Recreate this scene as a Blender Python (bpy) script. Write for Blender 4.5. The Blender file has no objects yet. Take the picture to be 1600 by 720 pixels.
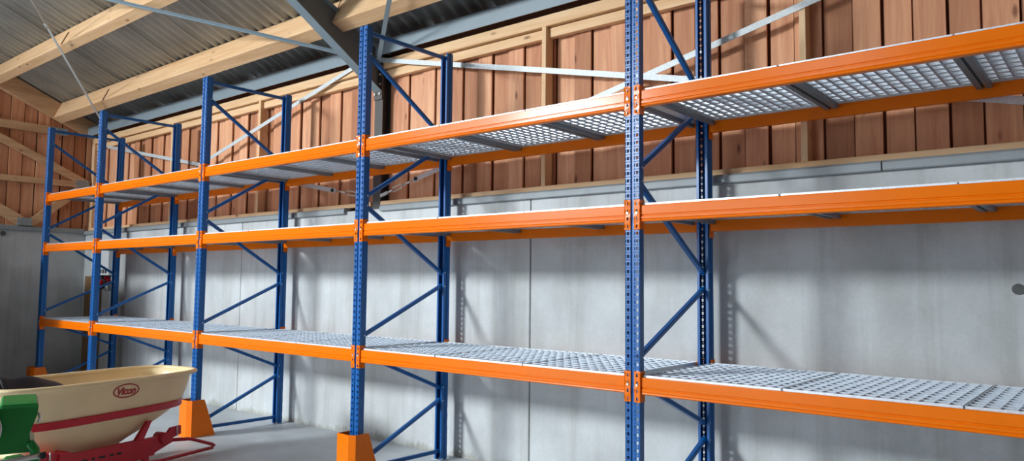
import bpy, bmesh, math, random
from mathutils import Vector, Matrix
random.seed(7)
scene = bpy.context.scene
COL = scene.collection

# ------------------------------------------------------------------ colours / materials
def lin(c):
    return tuple(((v/255.0)/12.92 if v/255.0 <= .04045 else ((v/255.0+.055)/1.055)**2.4) for v in c) + (1.0,)

def new_mat(name):
    m = bpy.data.materials.new(name); m.use_nodes = True
    nt = m.node_tree
    return m, nt, nt.nodes['Principled BSDF']

def N(nt, t, **kw):
    n = nt.nodes.new(t)
    for k, v in kw.items(): setattr(n, k, v)
    return n

def noise(nt, scale, detail=4, rough=.6, vec=None, stretch=None):
    n = N(nt, 'ShaderNodeTexNoise'); n.inputs['Scale'].default_value = scale
    n.inputs['Detail'].default_value = detail; n.inputs['Roughness'].default_value = rough
    tc = N(nt, 'ShaderNodeTexCoord')
    if stretch:
        mp = N(nt, 'ShaderNodeMapping'); mp.inputs['Scale'].default_value = stretch
        nt.links.new(tc.outputs['Object'], mp.inputs['Vector']); nt.links.new(mp.outputs['Vector'], n.inputs['Vector'])
    else:
        nt.links.new(tc.outputs['Object'], n.inputs['Vector'])
    return n

def ramp(nt, src, stops):
    r = N(nt, 'ShaderNodeValToRGB')
    el = r.color_ramp.elements
    while len(el) < len(stops): el.new(.5)
    for e, (p, c) in zip(el, stops): e.position = p; e.color = c
    nt.links.new(src, r.inputs['Fac'])
    return r

def mixc(nt, a, b, fac=None, mode='MULTIPLY', val=1.0):
    m = N(nt, 'ShaderNodeMix', data_type='RGBA', blend_type=mode)
    m.inputs[0].default_value = val
    if fac is not None: nt.links.new(fac, m.inputs[0])
    for sock, v in ((m.inputs[6], a), (m.inputs[7], b)):
        if isinstance(v, tuple): sock.default_value = v
        else: nt.links.new(v, sock)
    return m.outputs[2]

def bump(nt, bsdf, src, strength=.2, dist=.01):
    b = N(nt, 'ShaderNodeBump'); b.inputs['Strength'].default_value = strength; b.inputs['Distance'].default_value = dist
    nt.links.new(src, b.inputs['Height']); nt.links.new(b.outputs['Normal'], bsdf.inputs['Normal'])

def paint(name, rgb, rough=.35, metal=0.0, var=.12, scale=9, coat=0.0):
    m, nt, b = new_mat(name)
    n = noise(nt, scale)
    r = ramp(nt, n.outputs['Fac'], [(.3, (1-var, 1-var, 1-var, 1)), (.7, (1, 1, 1, 1))])
    nt.links.new(mixc(nt, lin(rgb), r.outputs['Color']), b.inputs['Base Color'])
    b.inputs['Roughness'].default_value = rough; b.inputs['Metallic'].default_value = metal
    b.inputs['Specular IOR Level'].default_value = .5+coat
    return m

def galvanised(name, rgb, rough=.4, metal=.75):
    m, nt, b = new_mat(name)
    tc = N(nt, 'ShaderNodeTexCoord')
    v = N(nt, 'ShaderNodeTexVoronoi'); v.inputs['Scale'].default_value = 60
    nt.links.new(tc.outputs['Object'], v.inputs['Vector'])
    r = ramp(nt, v.outputs['Distance'], [(.0, (.8, .8, .8, 1)), (.7, (1, 1, 1, 1))])
    nt.links.new(mixc(nt, lin(rgb), r.outputs['Color']), b.inputs['Base Color'])
    b.inputs['Roughness'].default_value = rough; b.inputs['Metallic'].default_value = metal
    return m

def wood(name, dark, light, axis='z', islands=.35, rough=.7, knots=True):
    m, nt, b = new_mat(name)
    st = {'z': (1, 1, .07), 'x': (.07, 1, 1), 'y': (1, .07, 1)}[axis]
    n = noise(nt, 16, 6, .65, stretch=st)
    n.inputs['Distortion'].default_value = .6
    r = ramp(nt, n.outputs['Fac'], [(.28, lin(dark)), (.72, lin(light))])
    col = r.outputs['Color']
    if islands:
        g = N(nt, 'ShaderNodeNewGeometry')
        r2 = ramp(nt, g.outputs['Random Per Island'], [(0, (1-islands, 1-islands*1.2, 1-islands*1.35, 1)), (.5, (.95, .92, .90, 1)), (1, (1.08, 1.16, 1.22, 1))])
        col = mixc(nt, col, r2.outputs['Color'])
    if knots:
        tc = N(nt, 'ShaderNodeTexCoord'); mp = N(nt, 'ShaderNodeMapping')
        mp.inputs['Scale'].default_value = {'z': (6, 6, 2.2), 'x': (2.2, 6, 6), 'y': (6, 2.2, 6)}[axis]
        v = N(nt, 'ShaderNodeTexVoronoi'); v.inputs['Scale'].default_value = 1.0
        nt.links.new(tc.outputs['Object'], mp.inputs['Vector']); nt.links.new(mp.outputs['Vector'], v.inputs['Vector'])
        rk = ramp(nt, v.outputs['Distance'], [(.05, lin((120, 75, 50))), (.13, (1, 1, 1, 1))])
        col = mixc(nt, col, rk.outputs['Color'], val=.75)
    nt.links.new(col, b.inputs['Base Color'])
    b.inputs['Roughness'].default_value = rough
    bump(nt, b, n.outputs['Fac'], .25, .004)
    return m

def concrete(name, base, dark, streak=True, rough=.75, spec=.4):
    m, nt, b = new_mat(name)
    n1 = noise(nt, 1.1, 6, .6)
    r1 = ramp(nt, n1.outputs['Fac'], [(.30, lin(dark)), (.62, lin(base))])
    col = r1.outputs['Color']
    if streak:
        n2 = noise(nt, 5.5, 4, .7, stretch=(1, 1, .05))
        r2 = ramp(nt, n2.outputs['Fac'], [(.33, (.80, .79, .76, 1)), (.5, (1, 1, 1, 1))])
        col = mixc(nt, col, r2.outputs['Color'], val=.7)
        n4 = noise(nt, 2.3, 3, .5, stretch=(1, 1, .35))
        r4 = ramp(nt, n4.outputs['Fac'], [(.35, (.86, .85, .83, 1)), (.5, (1, 1, 1, 1))])
        col = mixc(nt, col, r4.outputs['Color'], val=.8)
    if streak:
        tc = N(nt, 'ShaderNodeTexCoord'); sx = N(nt, 'ShaderNodeSeparateXYZ'); nt.links.new(tc.outputs['Object'], sx.inputs[0])
        ns = noise(nt, 3.2, 5, .65, stretch=(1, 1, .25))
        ma = N(nt, 'ShaderNodeMath', operation='MULTIPLY_ADD'); ma.inputs[1].default_value = .42; ma.inputs[2].default_value = -.15
        nt.links.new(ns.outputs['Fac'], ma.inputs[0])
        mm = N(nt, 'ShaderNodeMath', operation='SUBTRACT'); nt.links.new(ma.outputs[0], mm.inputs[0]); nt.links.new(sx.outputs['Z'], mm.inputs[1])
        rs = ramp(nt, mm.outputs[0], [(.0, (1, 1, 1, 1)), (.05, (.66, .64, .56, 1))])
        col = mixc(nt, col, rs.outputs['Color'], val=.9)
    n3 = noise(nt, 45, 3, .6)
    r3 = ramp(nt, n3.outputs['Fac'], [(.3, (.93, .93, .93, 1)), (.7, (1, 1, 1, 1))])
    col = mixc(nt, col, r3.outputs['Color'])
    nt.links.new(col, b.inputs['Base Color'])
    b.inputs['Roughness'].default_value = rough
    b.inputs['Specular IOR Level'].default_value = spec
    bump(nt, b, n3.outputs['Fac'], .15, .004)
    return m

M_BLUE = paint('blue_powder_coat', (0, 92, 164), .33, 0, .08, 20)
M_ORANGE = paint('orange_powder_coat', (242, 118, 8), .2, 0, .05, 6, -.26)
M_GALV = galvanised('galvanised_steel', (205, 215, 224), .36, .8)
M_GRATE = galvanised('galvanised_grating', (224, 234, 244), .30, .3)
M_EDGE = galvanised('galvanised_edge', (226, 234, 240), .4, .35)
M_CHAN = galvanised('galvanised_channel', (128, 134, 140), .45, .5)
M_STRAP = galvanised('galvanised_strap', (206, 212, 212), .55, .25)
M_GREY = paint('grey_steel_paint', (134, 150, 158), .42, 0, .08, 4)
M_WEB = paint('grey_rafter_web', (116, 120, 120), .5, 0, .1, 4)
M_COL = paint('dark_column_steel', (74, 71, 68), .5, 0, .1, 4)  # darker grey than the rafter, for column and end plate
M_LEDGE = paint('grey_flashing', (150, 158, 160), .5, 0, .15, 5)
M_PLANK = wood('larch_planks', (200, 132, 96), (236, 178, 134), 'z', .42)
M_DARKWOOD = wood('dark_boarding', (92, 66, 50), (112, 82, 62), 'z', 0, knots=False)
M_BATTEN = wood('larch_gap', (110, 58, 38), (140, 80, 54), 'z', 0, knots=False)
M_TIMX = wood('spruce_timber_long', (220, 174, 124), (244, 210, 166), 'x', .08)
M_TIMZ = wood('spruce_timber_upright', (220, 176, 128), (244, 212, 170), 'z', .08)
M_TIMY = wood('spruce_timber_cross', (190, 146, 104), (224, 184, 142), 'y', .1)
M_CONC = concrete('concrete_panel', (208, 212, 212), (180, 184, 184))
M_FLOOR = concrete('concrete_floor', (206, 212, 216), (172, 178, 180), False, .5)
M_JOINT = paint('joint_sealant', (70, 72, 72), .9)  # dark sealant behind the gaps between wall panels
M_ROOF = concrete('fibre_cement_sheet', (186, 188, 184), (156, 158, 155), False, .85, .2)
M_CREAM = paint('cream_plastic', (236, 212, 164), .34, 0, .12, 3)
M_RED = paint('red_frame_paint', (188, 4, 32), .36, 0, .15, 8)
M_LOGO = paint('logo_red', (168, 40, 44), .5, 0, .05)
M_GREEN = paint('green_machine_paint', (20, 136, 54), .3, 0, .1, 5)
M_BLACK = paint('black_rubber', (22, 22, 24), .6, 0, .2)
M_NAVY = paint('dark_sheet', (26, 28, 38), .5, 0, .3)
M_WHITE = paint('white_plastic', (222, 226, 228), .4, 0, .04)
M_BROWN = wood('brown_board_wood', (120, 92, 62), (150, 118, 84), 'z', 0)
M_ZINC = galvanised('zinc_bolt', (225, 225, 220), .3, .6)
M_PLUG = paint('wall_plug_grey', (92, 94, 92), .9)
M_DARK = paint('dark_recess', (52, 56, 54), .9)

# ------------------------------------------------------------------ mesh helpers
class MB:
    def __init__(s): s.v = []; s.f = []; s.sm = []
    def add(s, verts, faces, smooth=False):
        o = len(s.v); s.v += [tuple(p) for p in verts]
        s.f += [tuple(i+o for i in f) for f in faces]; s.sm += [smooth]*len(faces); return s
    def box(s, x0, x1, y0, y1, z0, z1):
        return s.add([(x0,y0,z0),(x1,y0,z0),(x1,y1,z0),(x0,y1,z0),(x0,y0,z1),(x1,y0,z1),(x1,y1,z1),(x0,y1,z1)],
                     [(0,3,2,1),(4,5,6,7),(0,1,5,4),(1,2,6,5),(2,3,7,6),(3,0,4,7)])
    def cham_box(s, x0, x1, y0, y1, z0, z1, c, axis='x'):
        # box with its four long edges chamfered, long along axis
        rng = {'x': (y0,y1,z0,z1), 'y': (x0,x1,z0,z1), 'z': (x0,x1,y0,y1)}[axis]
        a0,a1,b0,b1 = rng
        P = [(a0+c,b0),(a1-c,b0),(a1,b0+c),(a1,b1-c),(a1-c,b1),(a0+c,b1),(a0,b1-c),(a0,b0+c)]
        if axis == 'x': return s.extrude([(x0,a,b) for a,b in P], (x1-x0,0,0))
        if axis == 'y': return s.extrude([(a,y0,b) for a,b in P], (0,y1-y0,0))
        return s.extrude([(a,b,z0) for a,b in P], (0,0,z1-z0))
    def extrude(s, poly, d, caps=True, smooth=False):
        n = len(poly); d = Vector(d)
        vs = [Vector(p) for p in poly] + [Vector(p)+d for p in poly]
        fs = [(i,(i+1)%n,(i+1)%n+n,i+n) for i in range(n)]
        if caps: fs += [tuple(range(n))[::-1], tuple(range(n,2*n))]
        return s.add(vs, fs, smooth)
    def bar(s, a, b, w, h, up=(0,0,1), c=0.0):
        # rectangular bar from a to b; w across, h along 'up'
        a, b = Vector(a), Vector(b); t = (b-a).normalized(); up = Vector(up)
        sd = t.cross(up).normalized(); u = sd.cross(t).normalized()
        if c <= 0: P = [(-w/2,-h/2),(w/2,-h/2),(w/2,h/2),(-w/2,h/2)]
        else: P = [(-w/2+c,-h/2),(w/2-c,-h/2),(w/2,-h/2+c),(w/2,h/2-c),(w/2-c,h/2),(-w/2+c,h/2),(-w/2,h/2-c),(-w/2,-h/2+c)]
        return s.extrude([a+sd*p+u*q for p,q in P], b-a)
    def tube(s, pts, r, n=10, caps=True):
        pts = [Vector(p) for p in pts]; rings = []; rs = r if isinstance(r, (list,tuple)) else [r]*len(pts)
        ref = None
        for i, p in enumerate(pts):
            t = (pts[min(i+1,len(pts)-1)]-pts[max(i-1,0)]).normalized()
            if ref is None: ref = Vector((0,0,1)) if abs(t.z) < .9 else Vector((1,0,0))
            a = t.cross(ref).normalized(); bb = a.cross(t).normalized(); ref = bb
            rings.append([p+(a*math.cos(k*2*math.pi/n)+bb*math.sin(k*2*math.pi/n))*rs[i] for k in range(n)])
        vs = [v for g in rings for v in g]; fs = []
        for i in range(len(pts)-1):
            for k in range(n):
                fs.append((i*n+k, i*n+(k+1)%n, (i+1)*n+(k+1)%n, (i+1)*n+k))
        o = len(s.v); s.add(vs, fs, True)
        if caps:
            s.f += [tuple(o+k for k in range(n))[::-1], tuple(o+(len(pts)-1)*n+k for k in range(n))]; s.sm += [False, False]
        return s
    def sheet(s, prof, z0, z1):
        # open profile (list of x,y) swept upright
        n = len(prof)
        vs = [(x,y,z0) for x,y in prof]+[(x,y,z1) for x,y in prof]
        return s.add(vs, [(i,i+1,i+1+n,i+n) for i in range(n-1)])
    def punched(s, x0, x1, y, z0, z1, holes):
        # flat strip in the xz plane at y with holes: list of (cx, zc, half-width bottom, half-width top, half-height)
        holes = sorted(holes, key=lambda h: h[1]); zc = z0
        def q(a,b,c,d): s.add([(p[0],y,p[1]) for p in (a,b,c,d)], [(0,1,2,3)])
        for cx,hz,wb,wt,hh in holes:
            b, t = hz-hh, hz+hh
            if b < zc or t > z1: continue
            q((x0,zc),(x1,zc),(x1,b),(x0,b))
            q((x0,b),(cx-wb,b),(cx-wt,t),(x0,t)); q((cx+wb,b),(x1,b),(x1,t),(cx+wt,t))
            zc = t
        q((x0,zc),(x1,zc),(x1,z1),(x0,z1)); return s
    def mesh(s, name, mat, solid=0.0):
        me = bpy.data.meshes.new(name); me.from_pydata(s.v, [], s.f); me.materials.append(mat)
        me.polygons.foreach_set('use_smooth', s.sm)
        bm = bmesh.new(); bm.from_mesh(me)
        bmesh.ops.remove_doubles(bm, verts=bm.verts, dist=1e-5)
        bmesh.ops.recalc_face_normals(bm, faces=bm.faces)
        if solid: bmesh.ops.solidify(bm, geom=bm.faces[:], thickness=solid)
        bm.to_mesh(me); bm.free(); me.update()
        return me
    def build(s, name, mat, parent=None, solid=0.0, loc=None):
        return link(name, s.mesh(name, mat, solid), parent, loc)

def link(name, data, parent=None, loc=None):
    o = bpy.data.objects.new(name, data); COL.objects.link(o)
    if parent is not None: o.parent = parent
    if loc is not None: o.location = loc
    return o

def tag(o, label, cat, group=None):
    o['label'] = label; o['category'] = cat
    if group: o['group'] = group
    return o

def thing(name, label, cat, loc=(0,0,0), group=None):
    return tag(link(name, None, None, loc), label, cat, group)

def struct(o): o['kind'] = 'structure'; return o

def copy_tree(o, loc=None, label=None, group=None):
    c = o.copy(); COL.objects.link(c)
    if loc is not None: c.location = loc
    if label: c['label'] = label
    if group: c['group'] = group
    for ch in o.children:
        d = ch.copy(); COL.objects.link(d); d.parent = c
        for g in ch.children:
            e = g.copy(); COL.objects.link(e); e.parent = d
    return c

# ------------------------------------------------------------------ measured layout (metres)
PX = 2.8; AB = 1.8763
XS = [-3*PX-AB, -3*PX, -2*PX, -PX, 0.0, PX]          # the six upright frames, left to right
DEP = 1.1136; W = .104; ZT = 4.052
ZL = [1.1666, 2.2832, 3.0462]                        # top of the beam connectors
WALL = 1.25; XL = -11.99; XR = 5.0; YF = -20.0
S = .45                                              # roof pitch
RIDGE = -9.4
def roof(y): return 5.162 - S*y if y > RIDGE else 5.162 - S*RIDGE + S*(y-RIDGE)
LEV = ['bottom', 'middle', 'top']

# ------------------------------------------------------------------ room shell
struct(MB().box(XL-.3, XR+.3, YF-.3, WALL+.3, -.2, 0).build('floor', M_FLOOR))
def concrete_wall(name, edges, z1, along, face, back):
    mb = MB()
    for a, b in zip(edges[:-1], edges[1:]):
        a += .006; b -= .006; c = .006
        if along == 'x': P = [(a,back),(a,face+c),(a+c,face),(b-c,face),(b,face+c),(b,back)]; mb.extrude([(x,y,0) for x,y in P], (0,0,z1))
        else: P = [(back,a),(face-c,a),(face,a+c),(face,b-c),(face-c,b),(back,b)]; mb.extrude([(x,y,0) for x,y in P], (0,0,z1))
    return struct(mb.build(name, M_CONC))
concrete_wall('wall_back_concrete', [XL, -6.81, -1.83, 3.15, XR], 2.548, 'x', WALL, WALL+.05)
struct(MB().box(XL-.1, XR, WALL+.052, WALL+.07, .0, 2.54).build('wall_back_joint', M_JOINT))
concrete_wall('wall_left_concrete', [-8.0, -3.75, WALL+.05], 2.567, 'y', XL, XL-.1)

def planks(name, axis, a0, a1, base, zlo, top, pitch=.205):
    """board-on-board cladding; base = plane of the boards, boards stand slightly proud by turns"""
    mb = MB(); a = a0; k = 0; rnd = random.Random(name)
    while a < a1:
        w = pitch*rnd.uniform(.94, 1.06); b = min(a+w, a1)
        off = (0.0 if k % 2 else .026) + rnd.uniform(0, .006)
        g = .010 + rnd.random()*.012
        zt0, zt1 = top(a), top(b-g)
        f, bk = base+off, base+off+.022
        if axis == 'x':
            P = [(a,f),(b-g,f),(b-g,bk),(a,bk)]
            vs = [(x,y,zlo) for x,y in P]+[(P[0][0],P[0][1],zt0),(P[1][0],P[1][1],zt1),(P[2][0],P[2][1],zt1),(P[3][0],P[3][1],zt0)]
        else:
            f, bk = base-off, base-off-.022
            P = [(f,a),(f,b-g),(bk,b-g),(bk,a)]
            vs = [(x,y,zlo) for x,y in P]+[(P[0][0],P[0][1],zt0),(P[1][0],P[1][1],zt1),(P[2][0],P[2][1],zt1),(P[3][0],P[3][1],zt0)]
        mb.add(vs, [(0,1,2,3),(4,5,6,7),(0,1,5,4),(1,2,6,5),(2,3,7,6),(3,0,4,7)])
        a = b; k += 1
    return struct(mb.build(name, M_PLANK))
BY = 1.405
planks('wall_back_boards', 'x', XL, XR, BY, 2.548, lambda a: 4.298)
struct(MB().box(XL-.14, XR, BY+.05, BY+.07, 0, roof(BY+.05)+.02).build('wall_back_backing', M_BATTEN))
planks('wall_left_boards', 'y', -8.0, BY+.03, XL-.047, 2.567, lambda y: roof(y)-.11)
struct(MB().extrude([(XL-.115,-8.0,0),(XL-.115,BY+.06,0),(XL-.115,BY+.06,roof(BY+.06)),(XL-.115,-8.0,roof(-8.0))], (-.03,0,0)).build('wall_left_backing', M_BATTEN))
struct(MB().box(XL, -9.55, -1.1, -1.0, 0, 2.3).build('wall_added_shade', M_DARKWOOD))  # unseen stub wall, added to darken the far left corner
# the rest of the hall behind the viewer: gable with an assumed doorway and high window, far wall with a doorway added for fill light
GD = (-16.7, -13.4, 4.5); GW = (-12.7, -9.3, 5.2, 6.6)  # unseen gable openings, assumed from highlights on the shelf beams
def gable_panel(mb, y0, y1, z0, z1=None):
    ys = [y0]+([RIDGE] if y0 < RIDGE < y1 and z1 is None else [])+[y1]
    top = [(XL, y, roof(y) if z1 is None else z1) for y in ys[::-1]]
    mb.extrude([(XL,y0,z0),(XL,y1,z0)]+top, (-.1,0,0))
mb = MB()
gable_panel(mb, YF, GD[0], 0); gable_panel(mb, GD[0], GD[1], GD[2]); gable_panel(mb, GD[1], GW[0], 0)
gable_panel(mb, GW[0], GW[1], 0, GW[2]); gable_panel(mb, GW[0], GW[1], GW[3]); gable_panel(mb, GW[1], -8.0, 0)
struct(mb.build('wall_left_rear', M_DARKWOOD))
struct(MB().extrude([(XR,YF,0),(XR,BY+.06,0),(XR,BY+.06,roof(BY+.06)),(XR,RIDGE,roof(RIDGE)),(XR,YF,roof(YF))], (.1,0,0)).build('wall_right', M_DARKWOOD))
FILL_DOOR = (-10.0, -4.5, 4.2)  # unseen doorway, added and placed for general fill light
mb = MB()
for x0,x1,z0,z1 in ((XL,FILL_DOOR[0],0,roof(YF)),(FILL_DOOR[0],FILL_DOOR[1],FILL_DOOR[2],roof(YF)),(FILL_DOOR[1],XR,0,roof(YF))): mb.box(x0,x1,YF-.1,YF,z0,z1)
struct(mb.build('wall_front', M_DARKWOOD))
mb = MB().box(-60, 40, -70, YF-.1, -.25, -.02); mb.box(-60, XL-.3, YF-.1, 10, -.25, -.02)
struct(mb.build('floor_yard', M_FLOOR))

# corrugated fibre-cement roof, one overlapping sheet after another
def corr_sheets(name, y0, z0, y1, z1, cuts=()):
    mb = MB(); wav = .177; x = XL-.3; sheet = .885; i = 0
    def strip(xa, xb, ya, yb, tilt):
        n = max(2, int((xb-xa)/wav*12)); rows = []
        for y in (ya, yb):
            zz = z0+(z1-z0)*(y-y0)/(y1-y0)
            rows.append([(xa+(xb-xa)*k/n, y, zz+.028*math.sin((xa+(xb-xa)*k/n)*2*math.pi/wav)+.028-tilt*(k/n)) for k in range(n+1)])
        vs = rows[0]+rows[1]
        mb.add(vs, [(k,k+1,k+n+2,k+n+1) for k in range(n)], True)
    while x < XR+.2:
        xb = x+sheet+.06
        segs = [(y0, y1)]
        for (cx0,cx1,cy0,cy1) in cuts:
            if x >= cx0 and x < cx1: segs = [(y0, cy1), (cy0, y1)]
        for ya, yb in segs: strip(x, xb, ya, yb, .022)
        x += sheet; i += 1
    me = mb.mesh(name, M_ROOF, .006)
    return struct(link(name, me))
ASSUMED_SKYLIGHTS = [(-4.4,-1.9,-15.3,-13.6)]  # unseen far-slope opening, assumed from a highlight on the top beam
NEAR_FILL = [(-7.2,-3.4,-8.6,-6.4)]  # unseen roof opening, added to brighten floor, hopper and decks
corr_sheets('ceiling', BY+.15, roof(BY+.15), RIDGE, roof(RIDGE), NEAR_FILL)
corr_sheets('ceiling_far_slope', RIDGE, roof(RIDGE), YF-.2, roof(YF-.2), ASSUMED_SKYLIGHTS)
mb = MB(); ya = BY+.15
mb.extrude([(XL-.3,ya,roof(ya)+.10),(XL-.3,-6.0,roof(-6.0)+.10),(XL-.3,-6.0,roof(-6.0)+.13),(XL-.3,ya,roof(ya)+.13)], (XR-XL+.5,0,0))
struct(mb.build('ceiling_light_seal', M_ROOF))  # plain slab added above the sheets to stop light leaking at laps

# grey flashing on the concrete, in lengths
for nm, x0, x1 in (('trim_1', XL, -4.574), ('trim_2', -3.943, 1.23), ('trim_3', 1.24, XR)):
    P = [(1.208,2.525),(1.213,2.517),(1.307,2.517),(1.307,2.590),(1.227,2.590),(1.208,2.572)]
    struct(MB().extrude([(x0,y,z) for y,z in P], (x1-x0,0,0)).build(nm, M_LEDGE))
P = [(XL+.042,2.549),(XL+.038,2.541),(XL-.05,2.541),(XL-.05,2.6235),(XL+.028,2.6235),(XL+.042,2.609)]
struct(MB().extrude([(x,-8.0,z) for x,z in P], (0,WALL-.045+8.0,0)).build('trim_4', M_LEDGE))

# ------------------------------------------------------------------ wall framing timbers
G = 'timber rails of the boarded long wall'
def timber(name, x0, x1, y0, y1, z0, z1, mat, axis, label, cat, group=None):
    o = MB().cham_box(x0,x1,y0,y1,z0,z1,.003,axis).build(name, mat); return tag(o, label, cat, group)
CX = -4.113
CL, CR = CX-.085, CX+.085
timber('sill_timber', XL, CL, 1.292, 1.40, 2.593, 2.642, M_TIMX, 'x', 'pale timber sill under the boards, on grey ledge left of the steel column', 'timber rail', G)
timber('sill_timber', CR, XR, 1.292, 1.40, 2.593, 2.642, M_TIMX, 'x', 'pale timber sill under the boards, on grey ledge right of the steel column', 'timber rail', G)
for a, b, sd in ((XL, CL, 'left'), (CR, XR, 'right')):
    timber('wall_plate', a, b, 1.292, 1.405, 4.171, 4.279, M_TIMX, 'x', f'thick pale timber plate under the grey eave channel, {sd} of the steel column', 'timber rail', G)
studs = [-8.996, -6.55, -1.718, .695, 3.113]
names = [(XL,-8.996,'in the far left corner'), (-8.996,-6.55,'second section from the left corner'),
         (-6.55,CL,'section ending at the left of the steel column'), (CR,-1.718,'section starting right of the steel column'),
         (-1.718,.695,'section crossing behind the tall near post'), (.695,3.113,'section nearest the right edge of the photo')]
for a, b, t in names:
    timber('top_rail', a+(.0245 if a in studs else .114 if a == XL else 0), b-(.0245 if b in studs else 0), 1.335, 1.40, 4.068, 4.159, M_TIMX, 'x', f'thin timber rail below the wall plate, {t}', 'timber rail', G)
SL = {-8.996: 'timber stud on the boards seen beside the second upright frame',
      -6.55: 'timber stud seen between the two posts of the third upright frame', -1.718: 'pale timber stud between the steel column and the tall post',
      .695: 'timber stud on the boards at the right part of the photo'}
for x, t in SL.items():
    timber('wall_stud', x-.0245, x+.0245, 1.288, 1.402, 2.642, 4.171, M_TIMZ, 'z', t, 'timber stud', 'studs of the boarded wall')

# gable framing on the left wall
GX0, GX1 = XL-.042, XL+.07
def gable(name, pts, label):
    o = MB().extrude([(GX0, y, z) for y, z in pts], (GX1-GX0, 0, 0)).build(name, M_TIMY)
    return tag(o, label, 'gable timber', 'timber framing of the left gable')
def band(a, b, h):
    (y0,z0),(y1,z1) = a,b
    return [(y0,z0-h/2),(y1,z1-h/2),(y1,z1+h/2),(y0,z0+h/2)]
gable('gable_rafter', [(1.40,4.20),(1.40,4.50),(-7.9,roof(-7.9)-.075),(-7.9,roof(-7.9)-.43)], 'wide sloping timber rafter along the top of the left gable wall')
gable('gable_tie', band((-3.08,4.336),(.685,4.308),.132), 'horizontal timber tie high on the left gable, ending at a grey gusset')
gable('gable_brace', [(-.387,4.125),(1.034,3.461),(1.269,3.461),(1.269,3.475),(-.387,4.240)], 'long sloping timber brace crossing the middle of the left gable')
gable('gable_rail', band((-7.9,3.409),(WALL,3.409),.099), 'level timber rail across the left gable boards')
gable('gable_strut', [(-1.008,3.353),(-.782,3.353),(.234,2.774),(.234,2.628),(.168,2.628)], 'short timber strut falling to the grey plate on the left ledge')
gable('gable_strut', [(.309,2.628),(.2715,2.68),(1.024,3.353),(1.231,3.353),(.403,2.628)], 'short timber strut rising towards the corner from the left ledge')
timber('corner_post', XL, XL+.113, 1.292, 1.40, 2.642, 4.168, M_TIMZ, 'z', 'pale upright corner timber where the two boarded walls meet', 'timber stud')
for (y,z,t) in ((.742,4.308,'grey steel gusset plate where the gable tie meets the rafter'),(.253,2.689,'grey steel plate on the left ledge where two struts meet'),(1.13,3.423,'grey gusset plate at the corner end of the gable rail')):
    mb = MB().cham_box(GX1, GX1+.008, y-.11, y+.11, z-.065, z+.065, .002, 'y')
    p = tag(mb.build('gusset_plate', M_LEDGE), t, 'steel plate', 'gusset plates of the left gable')
    for dy in (-.08, .08):
        for dz in (-.04, .04): MB().tube([(GX1+.006, y+dy, z+dz), (GX1+.014, y+dy, z+dz)], .009, 8).build('bolt_head', M_ZINC, p)

# ------------------------------------------------------------------ steel frame of the building
def ibeam_col(mb, x, hw, y0, y1, z0, z1, tf=.012, tw=.008):
    mb.box(x-hw,x+hw,y0,y0+tf,z0,z1); mb.box(x-hw,x+hw,y1-tf,y1,z0,z1); mb.box(x-tw/2,x+tw/2,y0+tf,y1-tf,z0,z1)
col = thing('steel_column', 'dark steel column in the boarded wall behind the fourth upright frame', 'steel column', (CX,1.308,0))
mb = MB(); ibeam_col(mb, 0, .068, 0, .13, 0, 4.383); mb.build('column_profile', M_COL, col)
MB().box(-.068,.068,-.016,0,3.82,4.24).build('end_plate', M_COL, col)
for z in (3.884,3.997,4.110,4.204):
    for x in (-.042,.042): MB().tube([(x,-.034,z),(x,-.012,z)], .015, 8).build('bolt_head', M_ZINC, col)
RY = 1.2915
raf = thing('steel_rafter', 'grey steel rafter sloping up from the column top towards the viewer', 'steel rafter', (CX,RY,0))
def zb(y): return 4.648-.612*(y-.087)
yb0, yb1 = RY-.004, -.82
pts_b = [(yb0, zb(yb0)), (yb1, zb(yb1)), (RIDGE, roof(RIDGE)-.376)]
def off(y): return y-RY
mb = MB()
hw = .066
def plate(mb, p, q, hw, th):
    (y0,z0),(y1,z1) = p,q
    mb.extrude([(-hw,off(y0),z0),(hw,off(y0),z0),(hw,off(y0),z0+th),(-hw,off(y0),z0+th)], (0,y1-y0,z1-z0))
plate(mb, pts_b[0], pts_b[1], hw, .012); plate(mb, pts_b[1], pts_b[2], hw, .012)
mb.build('lower_flange', M_GREY, raf)
mb = MB(); plate(mb, (yb0, roof(yb0)-.188), (RIDGE+.01, roof(RIDGE+.01)-.188), hw, .012); mb.build('upper_flange', M_GREY, raf)
poly = [(yb0,zb(yb0)+.012),(yb1,zb(yb1)+.012),(RIDGE,roof(RIDGE)-.366),(RIDGE,roof(RIDGE)-.186),(yb0,roof(yb0)-.186)]
MB().extrude([(-.005,off(y),z) for y,z in poly], (.01,0,0)).build('web', M_WEB, raf)
# eave tubes
def eave(x0, x1, label):
    y0,z0,z1,r,t = 1.184,4.291,4.472,.045,.006
    out = [(y0+.012,z0),(y0,z0)]+[(y0+r-r*math.cos(math.radians(a)), z1-r+r*math.sin(math.radians(a))) for a in range(0,91,15)]+[(1.30,z1)]
    inn = [(y0+.012,z0+t),(y0+t,z0+t)]+[(y0+r-(r-t)*math.cos(math.radians(a)), z1-r+(r-t)*math.sin(math.radians(a))) for a in range(0,91,15)]+[(1.30,z1-t)]
    P = out+inn[::-1]
    o = MB().extrude([(x0,y,z) for y,z in P], (x1-x0,0,0)).build('eave_beam', M_GREY)
    return tag(o, label, 'steel beam', 'eave channels along the long wall')
eave(XL-.02, CX-.068, 'long grey steel eave channel left of the rafter, above the far racks')
eave(CX+.068, XR, 'long grey steel eave channel right of the rafter, above the boards')

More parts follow.
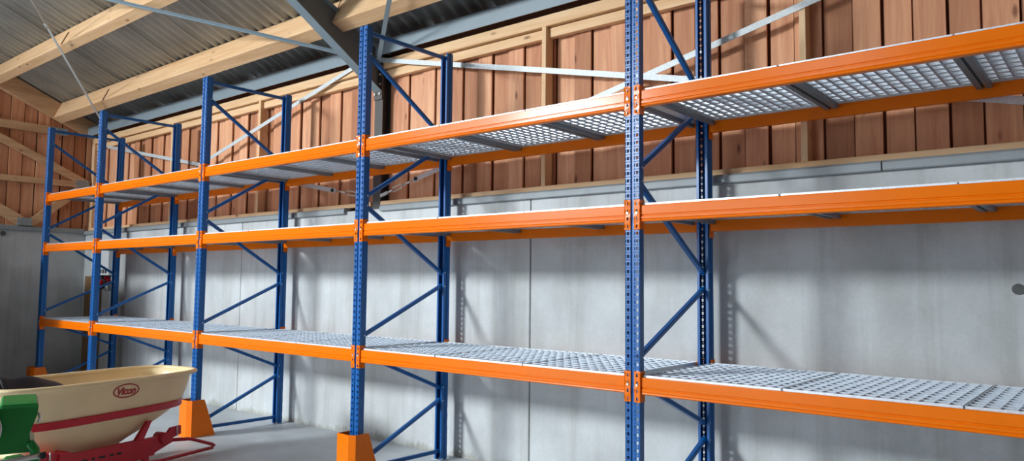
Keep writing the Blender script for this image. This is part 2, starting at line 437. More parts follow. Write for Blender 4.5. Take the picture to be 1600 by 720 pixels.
# purlins, square to the roof pitch
nrm = Vector((0,-S,-1)).normalized(); tan = Vector((0,1,-S)).normalized()
def purlin(y, x0, x1, h, b, label):
    p = Vector((0,y,roof(y)))
    q = [p, p+nrm*h, p+nrm*h+tan*b, p+tan*b]; c = .006
    P = []
    for i in range(4):
        a, m, n = q[i-1], q[i], q[(i+1)%4]
        P += [m+(a-m).normalized()*c, m+(n-m).normalized()*c]
    o = MB().extrude([(x0,v.y,v.z) for v in P], (x1-x0,0,0)).build('roof_purlin', M_TIMX)
    return tag(o, label, 'purlin', 'timber roof purlins')
for y, h, b, t in ((.742,.315,.174,'lower timber purlin, nearest the eave channel'), (-.246,.315,.141,'upper timber purlin, second up from the eave channel')):
    purlin(y, XL-.02, CX-.012, h, b, t+', left of the steel rafter')
    if y > .5: purlin(y, CX+.012, XR, h, b, t+', right of the steel rafter')
for (x,y) in ((-8.902,-.246),(-9.937,.742)):
    p = Vector((x, y, roof(y)))
    pts = [p+nrm*.10-tan*.003, p+nrm*.315-tan*.003, p+nrm*.315-tan*.011, p+nrm*.10-tan*.011]
    o = MB().extrude(pts, (.032,0,0)).build('purlin_cleat', M_BROWN)
    tag(o, 'small brown cleat on the face of the '+('upper' if y < .5 else 'lower')+' left purlin beside the thin brace rod', 'cleat', 'purlin cleats')

# bracing under the roof (in the plane just below the purlins)
def rp(x, y, dz=0): return (x, y, 4.748-S*y+dz)
nup = -nrm
def flat(name, a, b, w, t, up, label, cat, group=None, mat=M_STRAP):
    return tag(MB().bar(a, b, t, w, up).build(name, mat), label, cat, group)
R = 'roof bracing under the purlins'
a, b = Vector(rp(-6.574,-.558)), Vector(rp(-4.235,.996)); a2 = a-(b-a)*1.3
o = thing('roof_brace', 'grey steel angle running under the purlins to the left side of the rafter foot', 'roof brace', tuple(b), R)
d = (a2-b); side = d.cross(nup).normalized()
MB().bar((0,0,0), d, .042, .006, nup).build('flat_leg', M_GREY, o)
MB().bar(side*.021, d+side*.021, .006, .042, nup).build('upright_leg', M_GREY, o)
a, b = Vector(rp(-3.083,.538)), Vector(rp(-3.953,1.156))
flat('roof_brace', b, b+(a-b)*4.5, .047, .008, (-1,-1.4,.6), 'flat grey strap rising from beside the column top to the upper right', 'roof brace', R, M_GREY)
p0, p1, p2, p3 = Vector(rp(-8.055,-1.024)), Vector(rp(-8.451,-.722)), Vector(rp(-9.937,.422)), Vector(rp(-10.53,.827))
o = thing('roof_brace', 'thin galvanised tie rod with a strap, under the two left purlins', 'roof brace', tuple(p3), R)
MB().tube([p0+(p0-p1)*4-p3, p1-p3], .011, 8).build('rod', M_STRAP, o)
MB().bar(p1-p3, Vector((0,0,0)), .008, .036, (p1-p3).cross(nup)).build('strap', M_STRAP, o)
MB().tube([p1-p3+(p0-p1)*.06, p1-p3-(p0-p1)*.12], .021, 8).build('coupler', M_STRAP, o)

# flat X bracing straps on the boarded wall
B = 'galvanised cross straps on the boarded wall'
YS = 1.270
def strap(x0,z0,x1,z1,label,y=YS,w=.052):
    return flat('brace_strap', (x0,y,z0), (x1,y,z1), w, .005, (-(z1-z0),0,x1-x0), label, 'brace strap', B)
strap(-4.047,4.27,3.16,2.64,'pale strap falling to the right from the column top across the boards')
strap(-7.895,3.47,-4.179,4.355,'strap rising to the steel column top from the left bays')
def tensioned(cx, cz, x1, z1, x2, z2, label):
    o = thing('brace_strap', label, 'brace strap', (cx, YS+.010, cz), B)
    v1 = Vector((x1-cx,0,z1-cz)); v2 = Vector((x2-cx,0,z2-cz)); up = Vector((-(v2-v1).z,0,(v2-v1).x))
    MB().bar(v1, v2, .005, .052, up).build('strap', M_STRAP, o)
    t = v1.normalized(); L = v1.length
    MB().bar(Vector((0,0,0)), t*.12, .02, .035, up).build('fork_end', M_STRAP, o)
    MB().tube([t*.10, t*(L*.38)], .012, 8).build('threaded_rod', M_ZINC, o); MB().tube([t*(L*.66), t*(L-.02)], .012, 8).build('threaded_rod', M_ZINC, o)
    u = up.normalized()
    mb = MB()
    for s in (-1, 1): mb.tube([t*(L*.36), t*(L*.40)+u*.023*s, t*(L*.64)+u*.023*s, t*(L*.68)], .008, 8)
    mb.build('turnbuckle', M_ZINC, o)
    MB().tube([v1+t*.05+Vector((0,-.02,0)), v1+t*.05+Vector((0,.006,0))], .021, 10).build('bolt', M_DARK, o)
    return o
tensioned(-4.009, 2.699, -3.482, 2.835, 1.749, 4.063, 'pale strap with turnbuckle rising to the right from the column foot')
tensioned(-4.216, 2.708, -4.837, 2.816, -11.3, 4.05, 'strap with turnbuckle running up to the left from the column foot')

# ------------------------------------------------------------------ pallet racking: upright frames
def post_mesh(mirror):
    mb = MB()
    hw = W/2; zs = []
    z = .06
    holesL = []
    while z < ZT-.04:
        holesL.append((0, z, .0065, .0085, .011)); holesL.append((0, z+.025, .0025, .003, .004)); z += .05
    for s in (-1, 1):
        x0, x1 = sorted((s*.013, s*hw))
        cx = s*.0345
        mb.punched(x0, x1, 0, .006, ZT, [(cx,)+h[1:] for h in holesL])
        P = [(s*hw,0),(s*hw,.028),(s*(hw-.009),.042),(s*(hw-.009),.070),(s*.026,.070)]
        mb.sheet(P, .006, ZT)
    mb.sheet([(-.013,0),(-.008,.009),(.008,.009),(.013,0)], .006, ZT)
    if mirror: mb.v = [(x, DEP-y, z) for x,y,z in mb.v]
    return mb.mesh('post', M_BLUE, -.0025 if mirror else .0025)
ME_F, ME_B = post_mesh(False), post_mesh(True)
def frame_proto():
    root = link('upright_frame', None)
    link('post', ME_F, root); link('post', ME_B, root)
    for y0,y1 in ((-.015,.10),(DEP-.10,DEP+.03)):
        mb = MB().box(-.065,.075,y0,y1,0,.006)
        bp = mb.build('base_plate', M_GALV, root)
        for x,y in ((.066,y0+.02),(-.056,y1-.02)): MB().tube([(x,y,.004),(x,y,.022)], .009, 6).build('anchor_bolt', M_ZINC, bp)
    fy, by = .056, DEP-.056
    for z in (4.005, .078): MB().bar((0,fy,z),(0,by,z), .034, .036, (0,0,1), .006).build('horizontal_brace', M_BLUE, root)
    for (z0,z1) in ((3.81,3.175),(2.49,3.10),(2.42,1.815),(1.24,1.70),(1.09,.69),(.125,.58)):
        MB().bar((0,fy,z0),(0,by,z1), .034, .040, (1,0,0), .006).build('diagonal_brace', M_BLUE, root)
    for yy, zz_ in ((by,(3.19,3.085,1.825,1.69,.70,.57)),(fy,(3.80,2.50,2.41,1.25,1.08,.135))):
        for z in zz_: MB().tube([(-.046,yy,z),(.046,yy,z)], .007, 6).build('brace_bolt', M_ZINC, root)
    return root
fr = frame_proto()
FL = ['blue upright frame at the far left end of the racking', 'blue upright frame second from the left end, beside the short bay',
      'blue upright frame third from the left, behind the cream hopper tip', 'blue upright frame fourth from left, its whole height seen beside the rafter',
      'tallest looking blue upright frame, nearest the viewer, running off the top', 'blue upright frame at the right end, beyond the photo edge']
N_FR = 5
for i in range(N_FR):
    o = fr if i == 0 else copy_tree(fr)
    o.location = (XS[i], 0, 0); tag(o, FL[i], 'rack upright frame', 'blue upright frames of the pallet racking')

# ------------------------------------------------------------------ beams
def beam_mesh(x0, x1, back):
    P = [(.010,-.038),(.006,-.040),(.004,-.044),(.004,-.098),(.009,-.103),(.009,-.107),(.0025,-.112),(.0025,-.127),(.007,-.131),
         (.003,-.135),(.002,-.140),(.004,-.145),(.009,-.148),(.050,-.148),(.050,-.064),(.024,-.064),(.024,-.040),(.022,-.038)]
    mb = MB().extrude([(x0, (DEP-y if back else y), z) for y,z in P], (x1-x0,0,0))
    return mb.mesh('beam_section', M_ORANGE)
def conn_mesh(s, back):
    # s=+1: connector on the right side of a post (left end of its beam)
    mb = MB(); hw = W/2
    HZ = [-.026-.05*k for k in range(4)]
    x0, x1 = sorted((s*.013, s*(hw+.004)))
    mb.punched(x0, x1, -.0045, -.1984, 0, [(s*.0345, z, .0065, .0045, .011) for z in HZ])
    mb.add([(s*(hw+.004),-.0045,-.1984),(s*(hw+.004),.058,-.1984),(s*(hw+.004),.058,0),(s*(hw+.004),-.0045,0)], [(0,1,2,3)])
    if back: mb.v = [(x, DEP-y, z) for x,y,z in mb.v]
    return mb.mesh('connector', M_ORANGE, .0035)
def pin_mesh(s, back):
    mb = MB().tube([(s*.0345,-.012,-.088),(s*.0345,-.003,-.088)], .008, 8)
    if back: mb.v = [(x, DEP-y, z) for x,y,z in mb.v]
    return mb.mesh('locking_pin', M_ZINC)
CONN = {(s,b): conn_mesh(s,b) for s in (1,-1) for b in (0,1)}
PIN = {(s,b): pin_mesh(s,b) for s in (1,-1) for b in (0,1)}
BAY = ['short far left bay', 'second bay from left', 'third bay from left', 'fourth bay from left', 'nearest bay at right edge']
BM = {}
for lv, zl in enumerate(ZL):
    for i in range(5):
        L = XS[i+1]-XS[i]
        for back in (0, 1):
            key = (round(L,3), back)
            if key not in BM: BM[key] = beam_mesh(.0575, L-.0575, back)
            o = link('shelf_beam', None, None, (XS[i], 0, zl))
            tag(o, f'orange {"rear" if back else "front"} beam of the {LEV[lv]} shelf, {BAY[i]}', 'shelf beam', f'orange {"rear" if back else "front"} beams of the racking')
            link('beam_section', BM[key], o)
            for s, x in ((1, 0), (-1, L)):
                if i == 4 and s == -1: pass
                c = link('connector', CONN[(s,back)], o, (x,0,0)); link('locking_pin', PIN[(s,back)], c)
# right-hand upright that carries the nearest bay (outside the photo)
o = copy_tree(fr); o.location = (XS[5],0,0); tag(o, FL[5], 'rack upright frame', 'blue upright frames of the pallet racking')

# ------------------------------------------------------------------ deck panels of pressed grating
DY0, DY1, DB, DT = .026, DEP-.026, -.063, -.0255
def deck_proto(w):
    root = link('grating_deck', None)
    mb = MB()
    n = round((w-.01)/.069)
    for k in range(1, n):
        x = w*k/n; mb.box(x-.002, x+.002, DY0+.003, DY1-.003, DT-.017, DT-.001)
    m = 32
    for k in range(1, m):
        y = DY0+(DY1-DY0)*k/m; mb.box(.003, w-.003, y-(.002 if k % 3 == 0 else .0012), y+(.002 if k % 3 == 0 else .0012), DT-.015, DT+.001 if k % 3 == 0 else DT-.006)
    mb.build('grating', M_GRATE, root)
    mb = MB()
    for y in (DY0, DY1-.004): mb.box(0, w, y, y+.004, DB, DT+.001)
    for x in (0, w-.004): mb.box(x, x+.004, DY0, DY1, DB, DT+.001)
    mb.build('edge_band', M_EDGE, root)
    for x0, x1 in ((.005,.039),(w-.039,w-.005)):
        c = .004
        P = [(x0,DB-.001),(x0,DB-.032),(x1,DB-.032),(x1,DB-.001),(x1-c,DB-.001),(x1-c,DB-.028),(x0+c,DB-.028),(x0+c,DB-.001)]
        MB().extrude([(x,.056,z) for x,z in P], (0,DEP-.112,0)).build('support_channel', M_CHAN, root)
    return root
protos = {}
PANELS = {2: ['left half', 'right half'], 3: ['left panel', 'middle panel', 'right panel']}
rnd = random.Random(3)
for lv, zl in enumerate(ZL):
    for i in range(5):
        n = 2 if i == 0 else 3
        x = .060+rnd.random()*.006
        for k in range(n):
            w = (.868, .868)[k] if n == 2 else (.893, .896, .868)[k]
            if w not in protos: protos[w] = deck_proto(w); o = protos[w]
            else: o = copy_tree(protos[w])
            o.location = (XS[i]+x, 0, zl)
            x += w+.006+(rnd.random()*.006 if k == 0 else 0)
            tag(o, f'grey grating deck on the {LEV[lv]} shelf, {PANELS[n][k]}, {BAY[i]}', 'grating deck', f'grating decks on the {LEV[lv]} shelf')

# ------------------------------------------------------------------ orange post guards
def guard(x, label, xw=.10):
    o = thing('post_guard', label, 'post guard', (x,0,0), 'orange post guards')
    zt = .405
    def ring(z, yb): # plan polyline at height z
        return [(-xw+.0,yb,z),(-xw,-.088+.02,z),(-xw,-.095,z),(.048,-.095,z),(xw,-.062,z),(xw,yb,z)]
    a = ring(.002, .215); b = ring(zt, .078)
    n = len(a); mb = MB().add(a+b, [(i,i+1,i+1+n,i+n) for i in range(n-1)])
    mb.build('shell', M_ORANGE, o, -.005)
    mb = MB()
    for (px,py) in ((-.06,-.06),(.06,.17)): mb.tube([(px,py,.0),(px,py,.03)], .011, 6)
    mb.box(-xw+.006, xw-.006, -.085, -.03, 0, .006); mb.build('foot_plate', M_DARK, o)
    return o
guard(XS[0], 'orange post guard at the foot of the far left upright frame')
guard(XS[2], 'orange post guard beside the red frame of the spreader')
guard(XS[3], 'orange post guard nearest the viewer, cut by the bottom edge')

# ------------------------------------------------------------------ fertiliser spreader
HA = 1.785
SP = thing('fertilizer_spreader', 'cream hopper fertiliser spreader on a red frame, parked before the racks', 'fertiliser spreader', (-4.752,-1.406,0))
SP.rotation_euler = (0,0,HA)
# local axes: x = along hopper (away), y = -(towards the viewer side); v (towards viewer) = -y
A, Bw, NE, ZR = .95, .421, 3.7, .85
PROF = [(.85,1.0,1.0,0),(.80,.962,.95,0),(.70,.93,.925,0),(.60,.885,.90,0),(.52,.82,.86,-.03),(.44,.73,.80,-.08),(.36,.64,.72,-.16),(.29,.57,.62,-.25),(.22,.45,.50,-.26)]
def se(th, a, b): 
    c, s = math.cos(th), math.sin(th)
    return a*math.copysign(abs(c)**(2/NE), c), b*math.copysign(abs(s)**(2/NE), s)
def prof(z):
    for p, q in zip(PROF[:-1], PROF[1:]):
        if q[0] <= z <= p[0]:
            t = (p[0]-z)/(p[0]-q[0]); return tuple(p[i]+(q[i]-p[i])*t for i in (1,2,3))
    return PROF[-1][1:]
NT = 96
def loft(rows):
    mb = MB(); vs = []
    for z, a, b, du in rows:
        for k in range(NT): x, y = se(2*math.pi*k/NT, a, b); vs.append((x+du,y,z))
    fs = [(i*NT+k, i*NT+(k+1)%NT, (i+1)*NT+(k+1)%NT, (i+1)*NT+k) for i in range(len(rows)-1) for k in range(NT)]
    mb.add(vs, fs, True); return mb
zz = [.845-.02*k for k in range(31)]
outer = []
for z in zz:
    s = prof(z); outer.append((z, A*.985*s[0], Bw*.975*s[1], s[2]))
inner = [(z, a-.008, b-.008, du) for z,a,b,du in outer if z > .26]
rows = outer[::-1]+inner
mb = loft(rows)
hop = mb.build('hopper', M_CREAM, SP)
# rolled rim
mb = MB(); vs = []; fs = []; RN = 10
for k in range(NT):
    x, y = se(2*math.pi*k/NT, A-.01, Bw-.01); x2, y2 = se(2*math.pi*(k+.01)/NT, A-.01, Bw-.01)
    t = Vector((x2-x, y2-y, 0)).normalized(); n = Vector((t.y,-t.x,0))
    for j in range(RN):
        a = 2*math.pi*j/RN; vs.append(Vector((x,y,ZR-.012))+n*math.cos(a)*.026+Vector((0,0,1))*math.sin(a)*.021)
for k in range(NT):
    for j in range(RN): fs.append((k*RN+j, k*RN+(j+1)%RN, ((k+1)%NT)*RN+(j+1)%RN, ((k+1)%NT)*RN+j))
mb.add(vs, fs, True); mb.build('rolled_rim', M_CREAM, hop)
# logo: red oval ring with the word inside, laid on the hopper side
def on_hopper(u, z, off=.003):
    s = prof(z); a, b = A*.985*s[0], Bw*.975*s[1]
    y = b*(1-min(1, abs(u/a))**NE)**(1/NE)
    return Vector((u, -(y+off), z))
def conform(name, me, cu, cz, parent):
    for v in me.vertices:
        p = on_hopper(cu+v.co.x, cz+v.co.y, .003+v.co.z); v.co = p
    me.materials.clear(); me.materials.append(M_LOGO)
    return link(name, me, parent)
LU, LZ = .060, .745
mb = MB(); K = 64; LA, LB = .127, .062
for k in range(K):
    a0, a1 = 2*math.pi*k/K, 2*math.pi*(k+1)/K
    q = [(LA*math.cos(a0),LB*math.sin(a0)),(LA*math.cos(a1),LB*math.sin(a1)),((LA-.012)*math.cos(a1),(LB-.010)*math.sin(a1)),((LA-.012)*math.cos(a0),(LB-.010)*math.sin(a0))]
    mb.add([(x,y,.0) for x,y in q]+[(x,y,.0015) for x,y in q], [(4,5,6,7),(0,1,5,4),(2,3,7,6)])
conform('logo_oval', mb.mesh('logo_oval', M_LOGO), LU, LZ, hop)
cu = bpy.data.curves.new('lettering', 'FONT'); cu.body = 'Vicon'; cu.size = .088; cu.shear = .25; cu.offset = .0028
cu.align_x = 'CENTER'; cu.align_y = 'CENTER'; cu.extrude = .0008; cu.space_character = .92
tmp = link('lettering_source', cu)
dg = bpy.context.evaluated_depsgraph_get(); me = bpy.data.meshes.new_from_object(tmp.evaluated_get(dg))
bpy.data.objects.remove(tmp)
bm = bmesh.new(); bm.from_mesh(me); bmesh.ops.triangulate(bm, faces=bm.faces[:]); bm.to_mesh(me); bm.free()
conform('lettering', me, LU-.004, LZ-.004, hop)
# red frame
def U(u, v, z): return (u, -v, z)
def hoop(z, off, n=64, r0=0, r1=2*math.pi):
    s = prof(z); return [Vector((*se(r0+(r1-r0)*k/n, A*.985*s[0]+off, Bw*.975*s[1]+off), z)) for k in range(n+1)]
ringpts = [Vector((p.x, p.y, .525+.03*(p.x+.9)/1.6)) for p in hoop(.545, .012)]
mb = MB()
for p, q in zip(ringpts[:-1], ringpts[1:]): mb.bar(p, q+(q-p)*.02, .028, .062, (0,0,1), .006)
mb.build('hopper_ring', M_RED, SP)
vf = .385
poly = [(-.92,.16),(-.92,.27),(-.70,.27),(-.67,.335),(-.545,.325),(-.50,.287),(-.313,.282),(.175,.286),(.391,.284),(.507,.292),(.567,.252),(.567,.212),(.431,.165),(.35,.135),(.267,.11),(-.5,.10)]
MB().extrude([U(u,vf,z) for u,z in poly], (0,.05,0)).build('main_beam', M_RED, SP)
MB().extrude([U(u,vf-.005,z) for u,z in ((.17,.27),(.258,.28),(.338,.441),(.296,.441))], (0,.04,0)).build('strut', M_RED, SP)
MB().extrude([U(u,vf+.0,z) for u,z in ((.49,.25),(.565,.25),(.656,.272),(.652,.350),(.546,.344),(.507,.30))], (0,.03,0)).build('lug_plate', M_RED, SP)
MB().tube([U(.473,vf+.03,.262),U(.473,vf-.10,.262)], .05, 16).build('pivot_boss', M_RED, SP)
MB().tube([U(-.471,vf+.03,.268),U(-.471,vf-.10,.268)], .05, 16).build('pivot_boss', M_RED, SP)
for u,z in ((.600,.31),(-.60,.30)):
    MB().tube([U(u,vf+.012,z+.035),U(u,vf+.012,z-.035)], .006, 8).tube([U(u,vf+.012,z-.03),U(u+.015,vf+.012,z-.04)], .006, 8).build('linch_pin', M_ZINC, SP)
for u, w in ((-.30,.05),(-.22,.03),(-.14,.06),(-.05,.04),(.02,.05)): MB().box(u-w/2, u+w/2, -vf-.0015, -vf+.001, .20, .218).build('worn_marking', M_BLACK, SP)
MB().tube([U(.54,vf-.02,.228),U(.74,vf,.208),U(.785,vf,.197),U(1.03,vf,.105),U(1.058,vf,.088),U(1.035,vf,.072),U(.402,vf,.062),U(.30,vf,.07),U(.24,vf-.02,.13)], .0165, 10).build('hoop_bar', M_RED, SP)
for u in (-.75,.30):
    for v in (vf-.03, -.34):
        mb = MB().bar(U(u,v,.0), U(u,v,.20), .05, .05, (1,0,0), .004); mb.box(u-.05,u+.05,-v-.05,-v+.05,0,.01); mb.build('stand_leg', M_RED, SP)
MB().extrude([U(u,-.30,z) for u,z in poly], (0,.05,0)).build('rear_beam', M_RED, SP)
for u in (-.62,.36):
    MB().bar(U(u,-.33,.15), U(u,vf-.02,.15), .06, .06, (0,0,1), .004).build('cross_bar', M_RED, SP)
for u, v in ((-.66,-.33),(.62,-.33)):
    if True:
        MB().bar(U(u*.8,v,.26), U(u*.92,v*1.02,.53), .04, .03, (0,1,0)).build('ring_support', M_RED, SP)
MB().tube([U(-.26,0,.24),U(-.26,0,.16),U(-.36,0,.13)], [.12,.09,.07], 16).build('outlet', M_BLACK, SP)

# black sheet lying in the hopper
mb = MB(); nu, nv = 26, 14; vs = []
for i in range(nu+1):
    for j in range(nv+1):
        fu, fv = i/nu, j/nv
        u = -.86+.78*fu; v = .33-.62*fv
        ridge = math.exp(-((fv-.45)/.33)**2)
        z = .60+.335*ridge*(1-fu**3)*min(1,(fu+.25)*4)+.012*math.sin(fu*17+fv*5)*(1-fu)+.01*math.sin(fv*21+fu*4)*(1-fu)
        pa, pb, pd = prof(min(z, .84)); ea, eb = A*.985*pa-.035, Bw*.975*pb-.035     # stays inside the hopper walls
        k = (abs((u-pd)/ea)**NE+abs(v/eb)**NE)**(1/NE)
        if k > 1 and z < .85: u, v = pd+(u-pd)/k, v/k
        elif k > 1: u, v = u/k, v/k
        vs.append(Vector(U(u,v,z)))
mb.add(vs, [(i*(nv+1)+j, i*(nv+1)+j+1, (i+1)*(nv+1)+j+1, (i+1)*(nv+1)+j) for i in range(nu) for j in range(nv)], True)
sh = mb.build('plastic_sheet', M_NAVY, None, .008)
sh.matrix_world = Matrix.Translation((-4.752,-1.406,0)) @ Matrix.Rotation(HA, 4, 'Z')
tag(sh, 'dark plastic sheet heaped inside the cream hopper at the left edge', 'plastic sheet')

# ------------------------------------------------------------------ green machine at the left edge
CAM = Vector((2.5297,-4.3211,1.7234)); YAW, PIT, ROL, F = .6887, .0704, .0099, 1177.5
fwd = Vector((-math.sin(YAW)*math.cos(PIT), math.cos(YAW)*math.cos(PIT), math.sin(PIT)))
rgt = Vector((math.cos(YAW), math.sin(YAW), 0)); upv = rgt.cross(fwd)
r2 = rgt*math.cos(ROL)+upv*math.sin(ROL); u2 = -rgt*math.sin(ROL)+upv*math.cos(ROL)
GO = Vector((-1.474,-3.046,0))                            # foot of the machine on the floor
GANG = math.atan2(GO.y-CAM.y, GO.x-CAM.x)-math.pi/2
GM = thing('green_farm_machine', 'green machine housing with black roller and silver pin at the left edge', 'farm machine', tuple(GO))
GM.rotation_euler = (0,0,GANG)
# local: x to the right, y away from viewer, z up ; housing about 0.16 wide
Z0 = .0
def rrect(x0,x1,z0,z1,r,n=6):
    P = []
    for cx,cz,a0 in ((x1-r,z0+r,-90),(x1-r,z1-r,0),(x0+r,z1-r,90),(x0+r,z0+r,180)):
        P += [(cx+r*math.cos(math.radians(a0+k*90/n)), cz+r*math.sin(math.radians(a0+k*90/n))) for k in range(n+1)]
    return P
GREEN_PARTS = True
def green():
    zc = 1.052
    # housing outline (front view), extruded away from the viewer with a rounded top edge
    out = [(-.066,.0),(.075,-.0),(.082,.03),(.062,.055),(.058,.085),(.074,.135),(.086,.175),(.088,.215),(.08,.228),(-.054,.228),(-.064,.215),(-.068,.17)]
    mb = MB(); steps = 5; rows = []
    for k in range(steps+1):
        a = math.pi/2*k/steps; ins = .03*(1-math.sin(a)); dy = .03*(1-math.cos(a))
        rows.append([(x, -.03+ (.03-.03*math.sin(a)) , z-(0 if z < .12 else ins*((z-.12)/.11))) for x,z in out])
    front = [(x,-.0,min(z,.205)) for x,z in out]; mid = [(x,.012,min(z,.222)) for x,z in out]; bk = [(x,.05,z) for x,z in out]; back = [(x,.30,z) for x,z in out]
    n = len(out); vs = [(x,y,z+zc-.13) for ring in (front,mid,bk,back) for x,y,z in ring]
    fs = [(r*n+i, r*n+(i+1)%n, (r+1)*n+(i+1)%n, (r+1)*n+i) for r in range(3) for i in range(n)]
    fs += [tuple(range(n))[::-1], tuple(range(3*n,4*n))]
    mb.add(vs, fs, False); mb.build('housing', M_GREEN, GM)
    mb = MB().tube([(.09,.02,zc+.045),(.097,.02,zc+.02),(.09,.02,zc-.0)], .006, 8); mb.build('edge_clip', M_ZINC, GM)
    MB().tube([(-.20,-.02,zc-.175),(.115,-.02,zc-.147)], .0125, 12).build('pin', M_ZINC, GM)
    MB().tube([(.105,-.02,zc-.149),(.128,-.02,zc-.146)], .016, 12).build('pin_head', M_BLACK, GM)
    MB().tube([(.058,.0,zc-.085),(.082,.0,zc-.12),(.085,.0,zc-.165),(.068,.0,zc-.205),(.05,.02,zc-.24)], [.02,.022,.022,.022,.02], 10).build('hook', M_GREEN, GM)
    MB().extrude([(x,.0,z+zc) for x,z in ((-.06,-.42),(.05,-.42),(.055,-.20),(.03,-.18),(-.03,-.185),(-.065,-.215))], (0,.24,0)).build('lower_bracket', M_GREEN, GM)
    MB().extrude([(x,.02,z+zc) for x,z in ((-.20,-.25),(-.07,-.25),(-.07,-.145),(-.20,-.165))], (0,.1,0)).build('side_plate', M_GREY, GM)
    MB().cham_box(-.07,.06,.03,.22,.012,zc-.40,.008,'z').build('stand_post', M_GREEN, GM)
    MB().cham_box(-.25,.25,-.10,.35,0,.014,.004,'x').build('foot_plate', M_GREEN, GM)
    # roller
    prof_ = [(.02,-.13),(.085,-.13),(.105,-.112),(.11,-.08),(.11,-.05),(.10,-.02),(.02,-.02)]
    mb = MB(); K = 32; vs = []
    for k in range(K):
        a = 2*math.pi*k/K
        for r,y in prof_: vs.append((-.160+r*math.cos(a), y, zc+r*math.sin(a)))
    m = len(prof_); mb.add(vs, [(k*m+j, k*m+j+1, ((k+1)%K)*m+j+1, ((k+1)%K)*m+j) for k in range(K) for j in range(m-1)], True)
    mb.build('roller', M_BLACK, GM)
    mb = MB(); vs = []
    for k in range(K):
        a = 2*math.pi*k/K
        for j in range(8):
            b = 2*math.pi*j/8; vs.append((-.160+(.106+.006*math.cos(b))*math.cos(a), -.114+.006*math.sin(b), zc+(.106+.006*math.cos(b))*math.sin(a)))
    mb.add(vs, [(k*8+j, k*8+(j+1)%8, ((k+1)%K)*8+(j+1)%8, ((k+1)%K)*8+j) for k in range(K) for j in range(8)], True)
    mb.build('roller_rim', M_ZINC, GM)
    MB().tube([(-.16,-.14,zc),(-.16,.22,zc)], .022, 12).build('roller_axle', M_ZINC, GM)
    MB().bar((-.16,.10,zc),(-.05,.10,zc), .03, .05, (0,0,1)).build('axle_arm', M_GREEN, GM)
green()

# ------------------------------------------------------------------ wall fittings in the far corner
EB = thing('distribution_box', 'white electrical box with red socket on the wall in the far left corner', 'electrical box', (-11.05,WALL,0))
MB().cham_box(-.34,.34,-.12,0,1.918,2.228,.012,'z').build('enclosure', M_WHITE, EB)
MB().cham_box(-.34,.34,-.11,0,1.80,1.918,.01,'z').build('socket_panel', M_WHITE, EB)
for k in range(6): MB().box(-.28+k*.099, -.215+k*.099, -.115, -.108, 1.83, 1.895).build('breaker', M_DARK, EB)
for x, m in ((.15,M_RED),(-.05,M_BLACK)):
    MB().tube([(x,-.02,1.74),(x,-.13,1.68),(x,-.17,1.63)], [.056,.052,.056], 14).build('socket_outlet', m, EB)
MB().tube([(.0,-.08,1.74),(.11,-.15,1.77),(.24,-.11,1.70),(.21,-.13,1.59),(.05,-.13,1.56),(-.05,-.1,1.66)], .023, 8).build('cable_loop', M_BLACK, EB)
o = MB().cham_box(-11.01,-10.746,WALL-.065,WALL-.003,0,1.53,.006,'z').build('cable_duct', M_WHITE); tag(o, 'white cable duct going down the wall below the electrical box', 'cable duct')
o = MB().cham_box(-11.80,-11.20,WALL-.047,WALL-.003,.004,1.78,.006,'z').build('wooden_board', M_BROWN); tag(o, 'tall brown board standing against the wall left of the white duct', 'board')
for nm, c, ax, r in (('wall_plug',(1.984,WALL,1.72),'y',.034),('wall_plug',(XL,-.03,2.473),'x',.042)):
    d = Vector((0,.004,0)) if ax == 'y' else Vector((-.004,0,0))
    o = MB().tube([Vector(c)-d*2, Vector(c)+d], r, 20).build(nm, M_PLUG)
    tag(o, 'dark round plug in the concrete wall, nearest bay' if ax == 'y' else 'dark round plug in the left concrete wall under the ledge', 'wall plug', 'anchor plugs in the concrete')

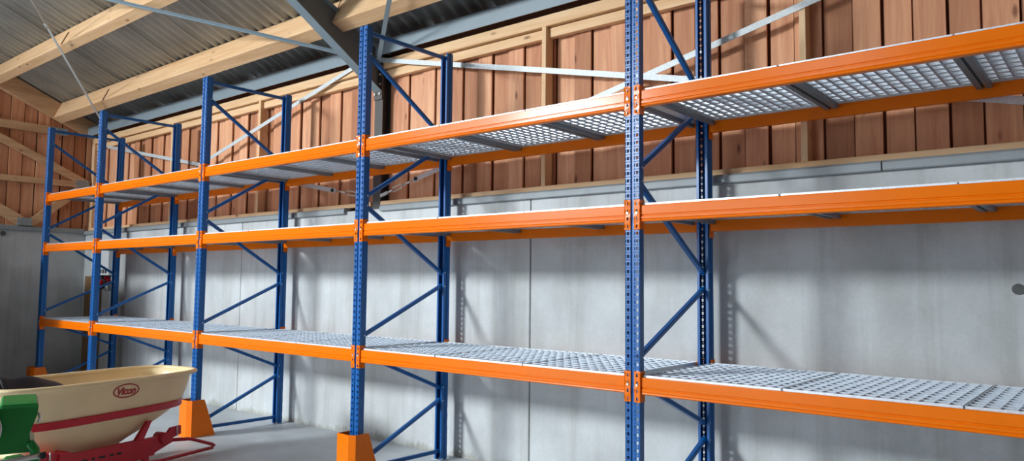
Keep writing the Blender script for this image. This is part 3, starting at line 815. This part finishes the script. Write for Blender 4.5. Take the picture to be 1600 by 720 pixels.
# ------------------------------------------------------------------ daylight: overcast sky through assumed and added openings, plus an assumed lamp
w = bpy.data.worlds.new('overcast'); scene.world = w; w.use_nodes = True
nt = w.node_tree; bg = nt.nodes['Background']
tc = N(nt, 'ShaderNodeTexCoord'); sp = N(nt, 'ShaderNodeSeparateXYZ'); nt.links.new(tc.outputs['Generated'], sp.inputs[0])
r = ramp(nt, sp.outputs['Z'], [(0, lin((205,220,235))), (.6, lin((236,244,255)))])
nt.links.new(r.outputs['Color'], bg.inputs['Color']); bg.inputs['Strength'].default_value = 10.5
def portal(name, loc, rot, sx, sy):
    l = bpy.data.lights.new(name, 'AREA'); l.shape = 'RECTANGLE'; l.size = sx; l.size_y = sy; l.cycles.is_portal = True
    o = link(name, l, None, loc); o.rotation_euler = rot; return o
portal('assumed_doorway_portal', ((FILL_DOOR[0]+FILL_DOOR[1])/2, YF-.05, FILL_DOOR[2]/2), (math.pi/2,0,0), FILL_DOOR[1]-FILL_DOOR[0], FILL_DOOR[2])  # sky light through the added fill doorway
portal('assumed_doorway_portal', (XL-.05, (GD[0]+GD[1])/2, GD[2]/2), (math.pi/2,0,-math.pi/2), GD[1]-GD[0], GD[2])  # sky light through the assumed gable doorway
portal('assumed_window_portal', (XL-.05, (GW[0]+GW[1])/2, (GW[2]+GW[3])/2), (math.pi/2,0,-math.pi/2), GW[1]-GW[0], GW[3]-GW[2])  # sky light through the assumed gable window
ang = math.atan(S)
for x0,x1,y0,y1 in ASSUMED_SKYLIGHTS+NEAR_FILL:  # the far-slope opening is assumed, the near-slope one an added fill
    yc = (y0+y1)/2
    portal('assumed_rooflight_portal', ((x0+x1)/2, yc, roof(yc)+.03), (ang if yc < RIDGE else -ang,0,0), x1-x0+.6, (y1-y0)/math.cos(ang))
# assumed area lamp under the closed far slope: throws the rack's shadows on the wall
KP, AIM = Vector((-10.3, -14.5, roof(-14.5)-.25)), Vector((-3.3, 1.0, 1.6))
l = bpy.data.lights.new('assumed_key_lamp', 'AREA'); l.shape = 'RECTANGLE'; l.size = 2.8; l.size_y = 2.6; l.spread = math.radians(80)  # lamp standing in for a rooflight; the roof above is not cut
l.energy = 880; l.color = (.90, .96, 1.0)
o = link('assumed_key_lamp', l, None, KP); o.rotation_euler = (AIM-KP).to_track_quat('-Z', 'Y').to_euler()
# ------------------------------------------------------------------ camera and view
cam = bpy.data.cameras.new('camera'); co = link('camera', cam)
cam.sensor_width = 36; cam.lens = F/1600*36; cam.clip_start = .05
mw = Matrix((r2, u2, -fwd)).transposed().to_4x4(); mw.translation = CAM; co.matrix_world = mw
scene.camera = co
vs_ = scene.view_settings
vs_.view_transform = 'Standard'; vs_.look = 'None'; vs_.gamma = 1.0; vs_.use_curve_mapping = False; vs_.exposure = 0.1
